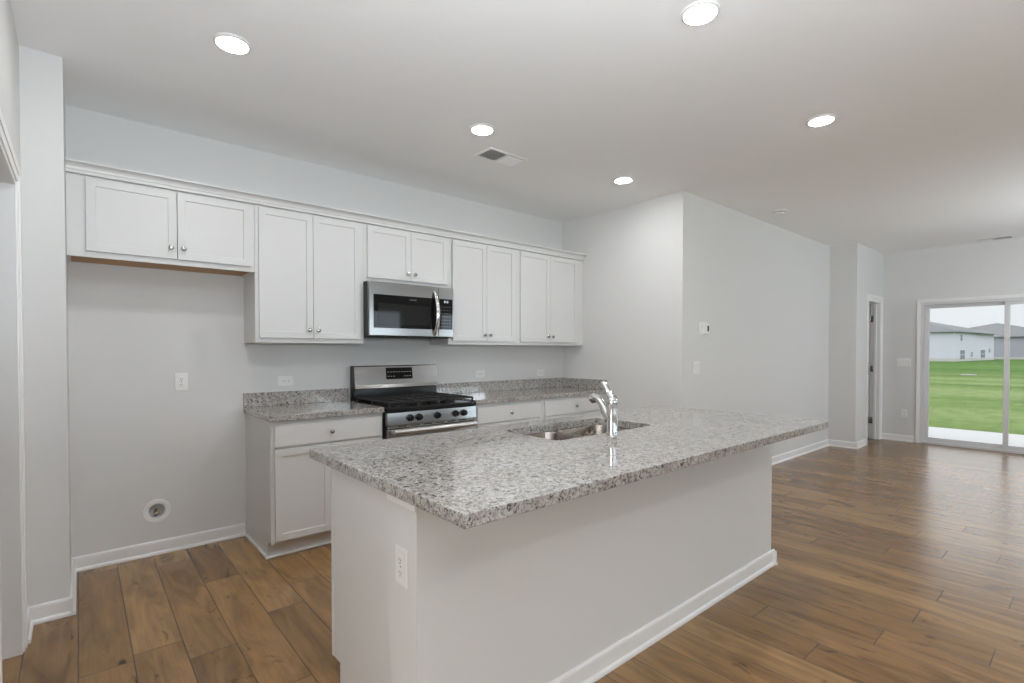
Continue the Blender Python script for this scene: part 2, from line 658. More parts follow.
# the hall beyond the doorway
struct(MB().box(-1.5, XL - T, -0.75, -0.63, 0, H).box(-1.62, -1.5, -2.0, -0.63, 0, H).build('wall_hall', M['wall']))
struct(MB().box(-2.6, XL, -2.12, -2.0, 0, H).build('wall_entry', M['wall']))
wall_side = MB().box(-2.72, -2.6, YFRONT, -2.0, 0, H).build('wall_side', M['wall'])
cut(wall_side, MB().box(-3.5, -1.5, EWIN[0], EWIN[1], WZ0, WZ1))
struct(wall_side)
# wall behind the camera, with unseen windows
wall_front = MB().box(-2.72, XF + T, YFRONT - T, YFRONT, 0, H).build('wall_front', M['wall'])
for a, b in WIN:
    cut(wall_front, MB().box(a, b, YFRONT - 1, YFRONT + 1, WZ0, WZ1))
struct(wall_front)
# far wall with sliding door opening
SY0, SY1, SZ = -2.275, -4.040, 1.995
wall_far = MB().box(XF, XF + T, YFRONT, YJ + T, 0, H).build('wall_far', M['wall'])
cut(wall_far, MB().box(XF - 1, XF + 1, SY1, SY0, -0.5, SZ))
struct(wall_far)
# closet behind the small door
struct(MB().box(8.2, 8.3, YJ + T, -0.3, 0, H).box(8.2, 9.4, -0.3, -0.2, 0, H).box(9.3, 9.4, YJ + T, -0.3, 0, H).build('wall_storeroom', M['wall']))


def baseboard_run(mb, p, q, nrm, h=0.088):
    """skirting profile with a shoe strip from p to q; nrm points into the room"""
    p, q, nrm = Vector(p), Vector(q), Vector(nrm)
    prof = [(0, 0), (0.022, 0), (0.022, 0.008), (0.019, 0.015), (0.014, 0.019), (0.012, 0.021), (0.012, h - 0.012), (0.010, h - 0.004), (0.006, h), (0, h)]
    t = bmesh.new()
    A = [t.verts.new((p.x + nrm.x * a, p.y + nrm.y * a, z)) for a, z in prof]
    B = [t.verts.new((q.x + nrm.x * a, q.y + nrm.y * a, z)) for a, z in prof]
    n = len(prof)
    for k in range(n):
        t.faces.new((A[k], A[(k + 1) % n], B[(k + 1) % n], B[k]))
    t.faces.new(A)
    t.faces.new(B)
    bmesh.ops.recalc_face_normals(t, faces=t.faces)
    mb.add(t)


b_ = MB()
baseboard_run(b_, (XP, 0.0), (0.925, 0.0), (0, -1))
struct(b_.build('baseboard_back', M['trim']))
b_ = MB()
baseboard_run(b_, (XP, -0.023), (XP, -0.653), (1, 0))
baseboard_run(b_, (XP, -0.631), (XL, -0.631), (0, -1))
baseboard_run(b_, (XL, -0.654), (XL, -0.852), (1, 0))
baseboard_run(b_, (XL, -1.840), (XL, -2.12), (1, 0))
struct(b_.build('baseboard_left', M['trim']))
b_ = MB()
baseboard_run(b_, (XR, -0.66), (XR, YM - 0.022), (-1, 0))
baseboard_run(b_, (XR, YM), (XJ, YM), (0, -1))
baseboard_run(b_, (XJ, YM - 0.023), (XJ, YJ - 0.022), (-1, 0))
baseboard_run(b_, (XJ, YJ), (8.362, YJ), (0, -1))
struct(b_.build('baseboard_right', M['trim']))
b_ = MB()
baseboard_run(b_, (XF, YJ), (XF, SY0 + 0.065), (-1, 0))
baseboard_run(b_, (XF, SY1 - 0.065), (XF, YFRONT), (-1, 0))
struct(b_.build('baseboard_far', M['trim']))
b_ = MB()
baseboard_run(b_, (-2.6, YFRONT), (XF, YFRONT), (0, 1))
struct(b_.build('baseboard_front', M['trim']))


def casing_x(mb, y0, y1, z1, x, s, w=0.07, z0=0.0, th=(0.010, 0.014)):
    """flat stepped casing round an opening in a wall of constant x; s = side the room is on"""
    lo, hi = min(y0, y1), max(y0, y1)
    for a, t, e in ((w, th[0], 0.0), (w * 0.5, th[1], 0.0012)):
        off = w - a
        mb.box(x, x + s * t, lo - w - e, lo - off, z0, z1 + off, 0.0015)
        mb.box(x, x + s * t, hi + off, hi + w + e, z0, z1 + off, 0.0015)
        mb.box(x, x + s * t, lo - w - e, hi + w + e, z1 + off, z1 + w + e, 0.0015)


def casing_y(mb, x0, x1, z1, y, s, w=0.07, z0=0.0, th=(0.010, 0.014)):
    for a, t, e in ((w, th[0], 0.0), (w * 0.5, th[1], 0.0012)):
        off = w - a
        mb.box(x0 - w - e, x0 - off, y, y + s * t, z0, z1 + off, 0.0015)
        mb.box(x1 + off, x1 + w + e, y, y + s * t, z0, z1 + off, 0.0015)
        mb.box(x0 - w - e, x1 + w + e, y, y + s * t, z1 + off, z1 + w + e, 0.0015)


# doorway trim on the left wall: casing, jambs, stops
t_ = MB()
casing_x(t_, DY1, DY0, DZ, XL, 1, 0.072, 0.0, (0.008, 0.012))
t_.box(XL - T - 0.002, XL + 0.002, DY0 - 0.018, DY0, 0, DZ, 0.001)
t_.box(XL - T - 0.002, XL + 0.002, DY1, DY1 + 0.018, 0, DZ, 0.001)
t_.box(XL - T - 0.002, XL + 0.002, DY1 + 0.018, DY0 - 0.018, DZ - 0.018, DZ, 0.001)
t_.box(XL - 0.115, XL - 0.085, DY0 - 0.030, DY0 - 0.018, 0, DZ - 0.018, 0.002)
t_.box(XL - 0.115, XL - 0.085, DY1 + 0.018, DY1 + 0.030, 0, DZ - 0.018, 0.002)
t_.box(XL - 0.115, XL - 0.085, DY1 + 0.030, DY0 - 0.030, DZ - 0.030, DZ - 0.018, 0.002)
struct(t_.build('trim_1', M['trim']))

# closet door: trim, slab open into the closet, hinges
t_ = MB()
casing_y(t_, 8.44, 9.05, 2.035, YJ, -1, 0.075)
t_.box(8.44, 8.458, YJ - 0.002, YJ + T + 0.002, 0, 2.035, 0.001)
t_.box(9.032, 9.05, YJ - 0.002, YJ + T + 0.002, 0, 2.035, 0.001)
t_.box(8.458, 9.032, YJ - 0.002, YJ + T + 0.002, 2.017, 2.035, 0.001)
t_.box(9.022, 9.034, YJ + 0.045, YJ + 0.078, 0, 2.017, 0.002)
struct(t_.build('trim_2', M['trim']))
door1 = thing('door_1', 'narrow white door standing open behind its trim on the jogged wall', 'door')
door1['kind'] = 'structure'
MB().box(9.034, 9.069, YJ + T + 0.008, YJ + T + 0.59, 0.01, 2.02, 0.003).build('door_slab', M['doorpaint'], door1)
for hz in (0.28, 1.05, 1.79):
    h_ = MB()
    h_.box(9.024, 9.0335, YJ + 0.080, YJ + T + 0.006, hz - 0.045, hz + 0.045, 0.001)
    h_.tube([(9.022, YJ + T + 0.008, hz - 0.048), (9.022, YJ + T + 0.008, hz + 0.048)], 0.009, 12)
    h_.build('hinge', M['nickel'], door1, True)['label'] = 'dark metal hinge'

# sliding glass door
d3 = thing('door_2', 'white framed sliding glass door looking out on the lawn', 'sliding door', (XF, 0, 0))
d3['kind'] = 'structure'
t_ = MB()
casing_x(t_, SY1, SY0, SZ, XF, -1, 0.042)
struct(t_.build('trim_3', M['trim']))
f_ = MB()
f_.box(0.0, 0.115, SY0 - 0.035, SY0, 0, SZ, 0.002)
f_.box(0.0, 0.115, SY1, SY1 + 0.035, 0, SZ, 0.002)
f_.box(0.0, 0.115, SY1 + 0.035, SY0 - 0.035, SZ - 0.035, SZ, 0.002)
f_.box(0.0, 0.115, SY1 + 0.035, SY0 - 0.035, 0, 0.03, 0.002)
f_.build('frame', M['vinyl'], d3)
YC = (SY0 + SY1) / 2
for (a, b, xo) in ((SY0 - 0.035, YC - 0.025, 0.062), (YC + 0.025, SY1 + 0.035, 0.022)):
    s_ = MB()
    lo, hi = min(a, b), max(a, b)
    st = 0.05
    s_.box(xo, xo + 0.035, lo, lo + st, 0.03, SZ - 0.035, 0.003)
    s_.box(xo, xo + 0.035, hi - st, hi, 0.03, SZ - 0.035, 0.003)
    s_.box(xo, xo + 0.035, lo + st, hi - st, SZ - 0.035 - 0.045, SZ - 0.035, 0.003)
    s_.box(xo, xo + 0.035, lo + st, hi - st, 0.03, 0.085, 0.003)
    sash = s_.build('sash', M['vinyl'], d3)
    MB().box(xo + 0.015, xo + 0.020, lo + st, hi - st, 0.085, SZ - 0.08).build('pane', M['glass'], sash)
MB().box(-0.004, 0.022, SY1 + 0.06, SY1 + 0.085, 0.95, 1.2, 0.006).build('handle', M['vinyl'], d3)

# unseen windows behind the camera, added for light except the one with the blind
for i, (a, b) in enumerate(WIN + [EWIN]):
    w = thing('window_%d' % (i + 1), 'unseen double hung window put in a wall behind the camera', 'window', (0, YFRONT, 0))
    if i == 3:
        w.location = (-2.6, 0, 0)
        w.rotation_euler = (0, 0, -PI / 2)
        a, b = -b, -a
    w['kind'] = 'structure'
    f_ = MB()
    z0, z1 = WZ0, WZ1
    f_.box(a, a + 0.05, -0.09, -0.03, z0, z1, 0.003)
    f_.box(b - 0.05, b, -0.09, -0.03, z0, z1, 0.003)
    f_.box(a + 0.05, b - 0.05, -0.09, -0.03, z0, z0 + 0.05, 0.003)
    f_.box(a + 0.05, b - 0.05, -0.09, -0.03, z1 - 0.05, z1, 0.003)
    f_.box(a + 0.05, b - 0.05, -0.085, -0.035, (z0 + z1) / 2 - 0.025, (z0 + z1) / 2 + 0.025, 0.003)
    m_ = (a + b) / 2
    f_.box(m_ - 0.03, m_ + 0.03, -0.088, -0.032, z0 + 0.05, z1 - 0.05, 0.003)
    f_.build('window_frame', M['vinyl'], w)
    MB().box(a + 0.05, b - 0.05, -0.063, -0.058, z0 + 0.05, z1 - 0.05).build('pane', M['glass'], w)
    MB().box(a - 0.04, b + 0.04, -0.02, 0.05, z0 - 0.03, z0, 0.004).build('window_sill', M['trim'], w)
    if i == 1:
        s_ = MB()
        for k in range(15):
            zz = z1 - 0.06 - k * 0.05
            s_.box(a + 0.055, b - 0.055, -0.026, -0.004, zz, zz + 0.004)
        s_.build('blind', M['blind'], w)


# ---------------------------------------------------------------- cabinet helpers (local frame: x along wall, -y is the front)
def shaker(x0, x1, z0, z1, yf, t=0.019, rail=0.058, rec=0.007):
    """shaker door: front plane at y=yf, thickness t towards +y"""
    mb = MB()
    bm = bmesh.new()
    bmesh.ops.create_cube(bm, size=1.0)
    for v in bm.verts:
        v.co = Vector(((x0 + x1) / 2 + v.co.x * (x1 - x0), yf + t / 2 + v.co.y * t, (z0 + z1) / 2 + v.co.z * (z1 - z0)))
    bmesh.ops.bevel(bm, geom=bm.edges[:], offset=0.0018, segments=2, affect='EDGES', profile=0.5)
    bm.faces.ensure_lookup_table()
    front = max((f for f in bm.faces if f.normal.y < -0.99), key=lambda f: f.calc_area())
    bmesh.ops.inset_region(bm, faces=[front], thickness=rail)
    bmesh.ops.inset_region(bm, faces=[front], thickness=0.0025, depth=-rec)
    mb.add(bm)
    return mb


def slab_front(x0, x1, z0, z1, yf, t=0.019):
    return MB().box(x0, x1, yf, yf + t, z0, z1, 0.004, 3)


def knob(parent, x, y, z):
    """small round knob whose stem starts on the front plane y and points to -y"""
    mb = MB()
    mb.lathe([(0, 0), (0.0075, 0), (0.0065, 0.003), (0.0050, 0.008), (0.0060, 0.013), (0.0135, 0.017), (0.0150, 0.0205), (0.0135, 0.0240), (0.008, 0.0265), (0, 0.027)], 24,
             Matrix.Translation((x, y, z)) @ Matrix.Rotation(PI / 2, 4, 'X'))
    o = mb.build('knob', M['nickel'], parent, True)
    o['label'] = 'round satin metal knob'
    return o


def wall_cabinet(label, x0, x1, z0, z1, doors, knobs_z, fill=None, wood_bottom=False, depth=0.305):
    r = thing('wall_cabinet', label, 'cabinet', (x0, 0, z0), 0, 'white shaker wall cabinets along the back wall')
    w, h = x1 - x0, z1 - z0
    g = 0.0008
    c = MB()
    # carcass: sides, top, back, face frame
    c.box(g, 0.016, -depth + 0.019, -0.002, 0, h)
    c.box(w - 0.016, w - g, -depth + 0.019, -0.002, 0, h)
    c.box(0.016, w - 0.016, -depth + 0.019, -0.002, h - 0.016, h)
    c.box(0.016, w - 0.016, -0.012, -0.002, 0, h - 0.016)
    c.build('carcass', M['cab'], r)
    f = MB()
    fl = fill[0] if fill else 0.038
    fr = fill[1] if fill else 0.038
    f.box(g, fl, -depth, -depth + 0.019, 0, h, 0.001)
    f.box(w - fr, w - g, -depth, -depth + 0.019, 0, h, 0.001)
    f.box(fl, w - fr, -depth, -depth + 0.019, 0, 0.038, 0.001)
    f.box(fl, w - fr, -depth, -depth + 0.019, h - 0.038, h, 0.001)
    f.build('face_frame', M['cab'], r)
    bz = 0.005 if wood_bottom else 0.020
    MB().box(0.016, w - 0.016, -depth + 0.019, -0.012, bz, bz + 0.012).build('bottom_panel', M['wood'] if wood_bottom else M['cab'], r)
    if wood_bottom:
        r.children[-1]['label'] = 'unpainted brown wooden underside'
    for k, (a, b) in enumerate(doors):
        d = shaker(a - x0, b - x0, 0.032, h - 0.013, -depth - 0.0195).build('door', M['cab'], r)
        kx = (b - 0.030 if k == 0 else a + 0.030) - x0
        knob(d, kx, -depth - 0.0195, knobs_z)
    return r


Z0, Z1 = 1.372, 2.286
X1, X2, X3, X4 = 0.928, 1.686, 2.448, 3.232
wall_cabinet('short white wall cabinet with wooden underside above the empty fridge space', XP + 0.0005, X1, 1.838, Z1, [(0.073, 0.4945), (0.4975, 0.903)], 0.098, (0.087, 0.04), True)
wall_cabinet('tall white two door wall cabinet left of the microwave', X1, X2, Z0, Z1, [(0.950, 1.3025), (1.3055, 1.655)], 0.090)
wall_cabinet('short white wall cabinet directly above the microwave', X2, X3, 1.846, Z1, [(1.714, 2.081), (2.084, 2.436)], 0.086)
wall_cabinet('tall white two door wall cabinet just right of the microwave', X3, X4, Z0, Z1, [(2.489, 2.8545), (2.8575, 3.196)], 0.087)
wall_cabinet('tall white wall cabinet at the end wall, furthest from the fridge space', X4, XR - 0.001, Z0, Z1, [(3.269, 3.6595), (3.6625, 4.070)], 0.087, (0.038, 0.11))

# crown moulding along the cabinet tops
t_ = MB()
yf = -0.305
t_.prism([(yf + 0.02, Z1 + 0.0005), (yf - 0.022, Z1 + 0.0005), (yf - 0.022, Z1 + 0.016), (yf - 0.026, Z1 + 0.020), (yf - 0.028, Z1 + 0.030), (yf - 0.034, Z1 + 0.040), (yf - 0.046, Z1 + 0.048), (yf - 0.060, Z1 + 0.051), (yf - 0.060, Z1 + 0.062), (yf + 0.02, Z1 + 0.062)], 'x', XP + 0.001, XR - 0.001)
tag(t_.build('crown_moulding', M['cab']), 'long white crown moulding running along the tops of the wall cabinets', 'moulding')


def base_cabinet(label, x0, x1, drawer, doors, left_panel=False):
    r = thing('base_cabinet', label, 'cabinet', (x0, 0, 0), 0, 'white base cabinets along the back wall')
    w, h, dp = x1 - x0, 0.876, 0.61
    c = MB()
    g = 0.0008
    t = 0.017
    for a in (g, w - t):
        c.prism([(-0.002, 0.0), (-dp + 0.078, 0.0), (-dp + 0.078, 0.1016), (-dp + 0.019, 0.1016), (-dp + 0.019, h), (-0.002, h)], 'x', a, a + t - g)
    c.box(t, w - t, -dp + 0.019, -0.002, 0.1016, 0.118)
    c.box(t, w - t, -0.014, -0.002, 0.118, h)
    c.box(t, w - t, -dp + 0.019, -0.014, h - 0.02, h)
    c.build('carcass', M['cab'], r)
    f = MB()
    f.box(g, 0.038, -dp, -dp + 0.019, 0.1016, h, 0.001)
    f.box(w - 0.038, w - g, -dp, -dp + 0.019, 0.1016, h, 0.001)
    for a, b in ((0.1016, 0.135), (0.690, 0.725), (h - 0.035, h)):
        f.box(0.038, w - 0.038, -dp, -dp + 0.019, a, b, 0.001)
    f.build('face_frame', M['cab'], r)
    k_ = MB()
    k_.box(g, w - g, -dp + 0.062, -dp + 0.077, 0.0, 0.1016)
    k_.build('toe_kick', M['cab'], r)
    d = slab_front(drawer[0] - x0, drawer[1] - x0, 0.711, 0.850, -dp - 0.0195).build('drawer', M['cab'], r)
    knob(d, (drawer[0] + drawer[1]) / 2 - x0, -dp - 0.0195, 0.781)
    for k, (a, b) in enumerate(doors):
        d = shaker(a - x0, b - x0, 0.119, 0.697, -dp - 0.0195).build('door', M['cab'], r)
        knob(d, (b - 0.03 if k == 0 else a + 0.03) - x0, -dp - 0.0195, 0.65)
    s = MB()
    s.tube([(0.0 if not left_panel else -0.012, -dp + 0.056, 0.007), (w, -dp + 0.056, 0.007)], 0.007, 8)
    if left_panel:
        s.box(-0.016, -0.0005, -dp + 0.05, -0.032, 0.0, 0.018, 0.004)
    s.build('shoe_strip', M['trim'], r)
    return r


base_cabinet('white base cabinet between the empty fridge space and the stove', 0.934, 1.688, (0.955, 1.667), [(0.957, 1.309), (1.313, 1.664)], True)
base_cabinet('white base cabinet just right of the stove', 2.488, 3.270, (2.524, 3.242), [(2.524, 2.881), (2.885, 3.242)])
base_cabinet('white base cabinet at the end wall, beyond the one beside the stove', 3.270, XR - 0.001, (3.302, 4.13), [(3.302, 3.714), (3.718, 4.13)])


def worktop(label, x0, x1, side=False):
    r = thing('countertop', label, 'countertop', (x0, 0, 0.8765))
    w = x1 - x0
    MB().box(0, w, -0.645, -0.0015, 0, 0.038, 0.003).build('slab', M['granite'], r)
    MB().box(0, w, -0.0215, -0.0015, 0.0385, 0.1385, 0.002).build('backsplash', M['granite'], r)
    if side:
        MB().box(w - 0.0205, w - 0.0005, -0.64, -0.022, 0.0385, 0.1385, 0.002).build('side_splash', M['granite'], r)
    return r


worktop('short speckled granite countertop with backsplash left of the stove', 0.920, 1.686)
worktop('long speckled granite countertop with backsplash right of the stove', 2.487, XR - 0.001, True)

# ---------------------------------------------------------------- gas range
R0, R1 = 1.701, 2.483
rg = thing('gas_stove', 'freestanding stainless steel gas stove with five black knobs between the counters', 'stove', (R0, 0, 0))
W = R1 - R0
b_ = MB()
b_.box(0, W, -0.63, -0.025, 0.03, 0.893, 0.003)
for lx in (0.05, W - 0.05):
    for ly in (-0.58, -0.08):
        b_.tube([(lx, ly, 0.0), (lx, ly, 0.035)], 0.015, 12)
b_.build('body', M['blackmatte'], rg)
# oven door, drawer
dr = MB().box(0.004, W - 0.004, -0.662, -0.631, 0.235, 0.750, 0.006).build('oven_door', M['steel'], rg)
MB().box(0.10, W - 0.10, -0.664, -0.660, 0.33, 0.61, 0.001).build('oven_window', M['blackglass'], dr)
h_ = MB()
pts = []
for k in range(13):
    s = k / 12
    pts.append((0.030 + s * (W - 0.06), -0.703 - 0.010 * math.sin(PI * s), 0.733))
h_.tube(pts, 0.0185, 16, (1.0, 1.05))
for lx in (0.045, W - 0.045):
    h_.box(lx - 0.016, lx + 0.016, -0.703, -0.660, 0.720, 0.746, 0.004)
h_.build('handle', M['barsteel'], dr, True)
MB().box(0.004, W - 0.004, -0.658, -0.631, 0.06, 0.228, 0.005).build('drawer', M['steel'], rg)
# vent slots strip under the control panel
v_ = MB().box(0.006, W - 0.006, -0.652, -0.631, 0.754, 0.776, 0.002)
v_.build('vent_strip', M['steel'], rg)
vs = bpy.data.objects['vent_strip']
for k in range(6):
    xx = 0.09 + k * (W - 0.18 - 0.07) / 5
    MB().box(xx, xx + 0.07, -0.6535, -0.6515, 0.761, 0.769).build('vent_slot', M['slot'], vs)
# control panel
p_ = MB().prism([(-0.631, 0.779), (-0.668, 0.779), (-0.660, 0.868), (-0.631, 0.868)], 'x', 0.0, W)
cp = p_.build('control_panel', M['steel'], rg)
for kx in (0.180, 0.254, 0.413, 0.580, 0.658):
    k_ = MB()
    mt = Matrix.Translation((kx, -0.6635, 0.824)) @ Matrix.Rotation(math.radians(90 - 5), 4, 'X')
    k_.lathe([(0, 0), (0.026, 0), (0.0265, 0.004), (0.0245, 0.007), (0.0225, 0.008), (0.0205, 0.028), (0.018, 0.031), (0, 0.0315)], 28, mt)
    bb = bmesh.new()
    bmesh.ops.create_cube(bb, size=1.0)
    for v in bb.verts:
        v.co = Vector((v.co.x * 0.007, v.co.y * 0.036, 0.034 + v.co.z * 0.008))
    k_.add(bb, mt)
    k_.build('knob', M['blackenamel'], cp, True)['label'] = 'black control knob'
# cooktop
c_ = MB().box(-0.001, W + 0.001, -0.664, -0.075, 0.872, 0.905, 0.006, 3)
c_.build('cooktop', M['blackenamel'], rg)
# burners
for bx, by, br in ((0.175, -0.50, 0.048), (0.175, -0.22, 0.038), (0.391, -0.36, 0.044), (0.606, -0.50, 0.042), (0.606, -0.22, 0.036)):
    q_ = MB()
    q_.lathe([(0, 0.905), (br + 0.012, 0.905), (br + 0.010, 0.912), (br - 0.002, 0.914), (br - 0.002, 0.919), (br + 0.003, 0.921), (br, 0.926), (0, 0.927)], 28, Matrix.Translation((bx, by, 0)))
    q_.build('burner', M['iron'], rg, True)
# grates: three cast iron racks
for gi in range(3):
    g_ = MB()
    a = 0.012 + gi * (W - 0.024) / 3
    bq = a + (W - 0.024) / 3 - 0.005
    zt, zb = 0.946, 0.934
    y0, y1 = -0.645, -0.100
    for yy in (y0, y1):
        g_.box(a, bq, yy - 0.006, yy + 0.006, zb, zt, 0.002)
    for xx in (a + 0.006, bq - 0.006):
        g_.box(xx - 0.006, xx + 0.006, y0, y1, zb, zt, 0.002)
    m_ = (a + bq) / 2
    g_.box(m_ - 0.005, m_ + 0.005, y0, y1, zb, zt, 0.002)
    for yy in (-0.56, -0.45, -0.36, -0.27, -0.17):
        g_.box(a, bq, yy - 0.005, yy + 0.005, zb, zt, 0.002)
    for xx in (a + 0.007, bq - 0.007):
        for yy in (y0, -0.372, y1):
            g_.box(xx - 0.007, xx + 0.007, yy - 0.007, yy + 0.007, 0.905, zb + 0.002, 0.002)
    g_.build('grate', M['iron'], rg)
# backguard
s_ = MB()
s_.prism([(-0.02, 0.885), (-0.068, 0.885), (-0.066, 1.02), (-0.02, 1.02)], 'x', 0.004, W - 0.004)
bgl = s_.build('backguard_base', M['blackenamel'], rg)
s_ = MB().prism([(-0.018, 1.005), (-0.082, 1.005), (-0.086, 1.010), (-0.078, 1.038), (-0.056, 1.186), (-0.050, 1.194), (-0.018, 1.194)], 'x', 0.012, W)
bg = s_.build('backguard', M['steel'], rg)
MB().prism([(-0.016, 0.90), (-0.082, 1.003), (-0.082, 1.03), (-0.052, 1.195), (-0.016, 1.195)], 'x', -0.001, 0.0115).build('side_cap', M['blackmatte'], rg)


def on_slope(z, out=0.0):      # y of the sloped steel face at height z
    return -0.078 + (z - 1.038) * (0.022 / 0.148) - out


s_ = MB().prism([(on_slope(1.078, 0.0015), 1.078), (on_slope(1.174, 0.0015), 1.174), (on_slope(1.174, -0.004), 1.174), (on_slope(1.078, -0.004), 1.078)], 'x', 0.288, 0.535)
dsp = s_.build('display', M['blackglass'], bg)
for rr in range(2):
    for cc in range(9):
        if rr == 0 and 3 <= cc <= 5:
            continue
        xx = 0.302 + cc * 0.0255
        zz = 1.100 + rr * 0.036
        MB().box(xx, xx + 0.012, on_slope(zz, 0.0025), on_slope(zz, 0.001), zz, zz + 0.004).build('button', M['lightgrey'], bg)


def text_mesh(body, size, mat, parent, loc, rx=PI / 2, name='lettering', ext=0.0004):
    cu = bpy.data.curves.new('txt', 'FONT')
    cu.body = body
    cu.size = size
    cu.align_x = 'CENTER'
    cu.align_y = 'CENTER'
    cu.extrude = ext
    o = bpy.data.objects.new('txt', cu)
    COL.objects.link(o)
    dg = bpy.context.evaluated_depsgraph_get()
    me = bpy.data.meshes.new_from_object(o.evaluated_get(dg))
    bpy.data.objects.remove(o)
    bpy.data.curves.remove(cu)
    n = bpy.data.objects.new(name, me)
    COL.objects.link(n)
    me.materials.clear()
    me.materials.append(mat)
    n.parent = parent
    n.location = loc
    n.rotation_euler = (rx, 0, 0)
    return n


# ---------------------------------------------------------------- over-the-range microwave
mw = thing('microwave', 'stainless steel over the range microwave with curved vertical handle above the stove', 'microwave', (1.687, 0, 1.428))
W, Hm = 0.754, 0.4165
MB().box(0.0, W, -0.365, -0.004, 0.0, Hm, 0.003).build('body', M['blackmatte'], mw)
MB().box(0.02, W - 0.02, -0.36, -0.03, -0.006, 0.0).build('grille', M['slot'], mw)
dq = MB().box(0.0, 0.606, -0.402, -0.366, 0.004, Hm - 0.002, 0.004, 3).build('door', M['steel'], mw)
MB().box(0.034, 0.604, -0.4035, -0.400, 0.063, 0.318, 0.001).build('door_glass', M['blackglass'], dq)
MB().box(0.072, 0.520, -0.4043, -0.4030, 0.088, 0.250, 0.001).build('viewing_window', M['screen'], dq)
text_mesh('FRIGIDAIRE', 0.0125, M['midgrey'], dq, (0.368, -0.4037, 0.290), PI / 2, 'brand_lettering')
pts = []
for k in range(15):
    s = k / 14
    pts.append((0.566 + 0.010 * math.sin(PI * s), -0.404 - 0.042 * math.sin(PI * s) ** 0.75, 0.016 + s * 0.362))
MB().tube(pts, [0.010 + 0.004 * math.sin(PI * k / 14) for k in range(15)], 14, (1.3, 0.8)).build('handle', M['chrome'], dq, True)
cq = MB().box(0.608, W, -0.402, -0.366, 0.004, Hm - 0.002, 0.004, 3).build('control_panel', M['steel'], mw)
kp = MB().box(0.612, W - 0.012, -0.4035, -0.400, 0.066, 0.318, 0.001).build('keypad', M['blackglass'], cq)
for rr in range(7):
    for cc in range(4):
        xx = 0.634 + cc * 0.026
        zz = 0.088 + rr * 0.027
        MB().box(xx, xx + 0.0055, -0.4041, -0.4032, zz, zz + 0.0035).build('button', M['lightgrey'], cq)
s_ = MB()
for cx_ in (0.660, 0.684):
    for (a, b, c, d) in ((0, 0.014, 0, 0.003), (0, 0.014, 0.0085, 0.0115), (0, 0.014, 0.0175, 0.0205), (0, 0.003, 0, 0.0205), (0.011, 0.014, 0, 0.0205)):
        s_.box(cx_ + a, cx_ + b, -0.4041, -0.4032, 0.287 + c * 0.8, 0.287 + d * 0.8)
s_.build('clock_digits', M['digits'], cq)

# ---------------------------------------------------------------- island
IX0, IX1, IYB, IYF = 0.793, 3.267, -1.983, -2.658
isl = thing('kitchen_island', 'large white kitchen island body with baseboard under the granite top', 'island', (0, 0, 0))
YP = -2.480     # where the cabinet end meets the knee wall
c_ = MB()
c_.prism([(YP, 0.0), (-2.060, 0.0), (-2.060, 0.1016), (IYB - 0.019, 0.1016), (IYB - 0.019, 0.876), (YP, 0.876)], 'x', IX0 + 0.003, 1.58)
c_.prism([(YP, 0.0), (-2.060, 0.0), (-2.060, 0.1016), (IYB - 0.019, 0.1016), (IYB - 0.019, 0.64), (YP, 0.64)], 'x', 1.58, 2.47)
c_.prism([(YP, 0.0), (-2.060, 0.0), (-2.060, 0.1016), (IYB - 0.019, 0.1016), (IYB - 0.019, 0.876), (YP, 0.876)], 'x', 2.47, IX1 - 0.003)
c_.build('cabinet_box', M['cab'], isl)
f_ = MB()
f_.box(IX0, IX1, IYB - 0.0185, IYB, 0.1016, 0.876, 0.001)
f_.build('face_frame', M['cab'], isl)
f_ = MB()
f_.box(IX0, IX1, YP - 0.0005, IYF, 0.0, 0.876)
f_.box(IX0 + 0.001, IX1 - 0.001, YP - 0.001, IYF + 0.001, 0.0, 0.8755)
kw = f_.build('knee_wall', M['wall'], isl)
# ledger strip along the top of the knee wall's end
MB().box(IX0 - 0.006, IX0 - 0.0005, IYF - 0.001, YP + 0.004, 0.838, 0.876, 0.001).build('ledger_strip', M['trim'], isl)
b_ = MB()
baseboard_run(b_, (IX0 - 0.014, IYF), (IX1 + 0.03, IYF), (0, -1), 0.088)
baseboard_run(b_, (IX1, IYF - 0.03), (IX1, -2.07), (1, 0), 0.088)
b_.build('baseboard', M['trim'], isl)
b_ = MB()
b_.prism([(IX0, 0), (IX0 - 0.018, 0), (IX0 - 0.017, 0.008), (IX0 - 0.011, 0.016), (IX0, 0.019)], 'y', IYF - 0.016, -2.050)
b_.build('shoe_strip', M['trim'], isl)
xs = [0.82, 1.225, 1.63, 2.02, 2.41, 2.83, 3.24]
for k in range(6):
    a, b = xs[k] + 0.002, xs[k + 1] - 0.002
    mb = shaker(-b, -a, 0.14, 0.85, -0.0195)
    d = mb.build('door', M['cab'], isl)
    d.location = (0, IYB, 0)
    d.rotation_euler = (0, 0, PI)
    knob(d, -(b - 0.03) if k % 2 == 0 else -(a + 0.03), -0.0195, 0.80)

# island worktop
IT = MB().box(0.752, 3.272, -2.964, -1.855, 0.8765, 0.9145, 0.003).build('countertop', M['granite'])
SX0, SX1, SYB, SYF = 1.655, 2.400, -2.008, -2.398
cut(IT, MB().prism(rrect(SX0, SX1, SYF, SYB, 0.040), 'z', 0.8, 1.0))
tag(IT, 'large speckled granite island countertop with the sink set into it', 'countertop')

# sink: two undermount bowls
sk = thing('kitchen_sink', 'stainless steel double bowl sink set under the island top', 'sink', (0, 0, 0.8745))


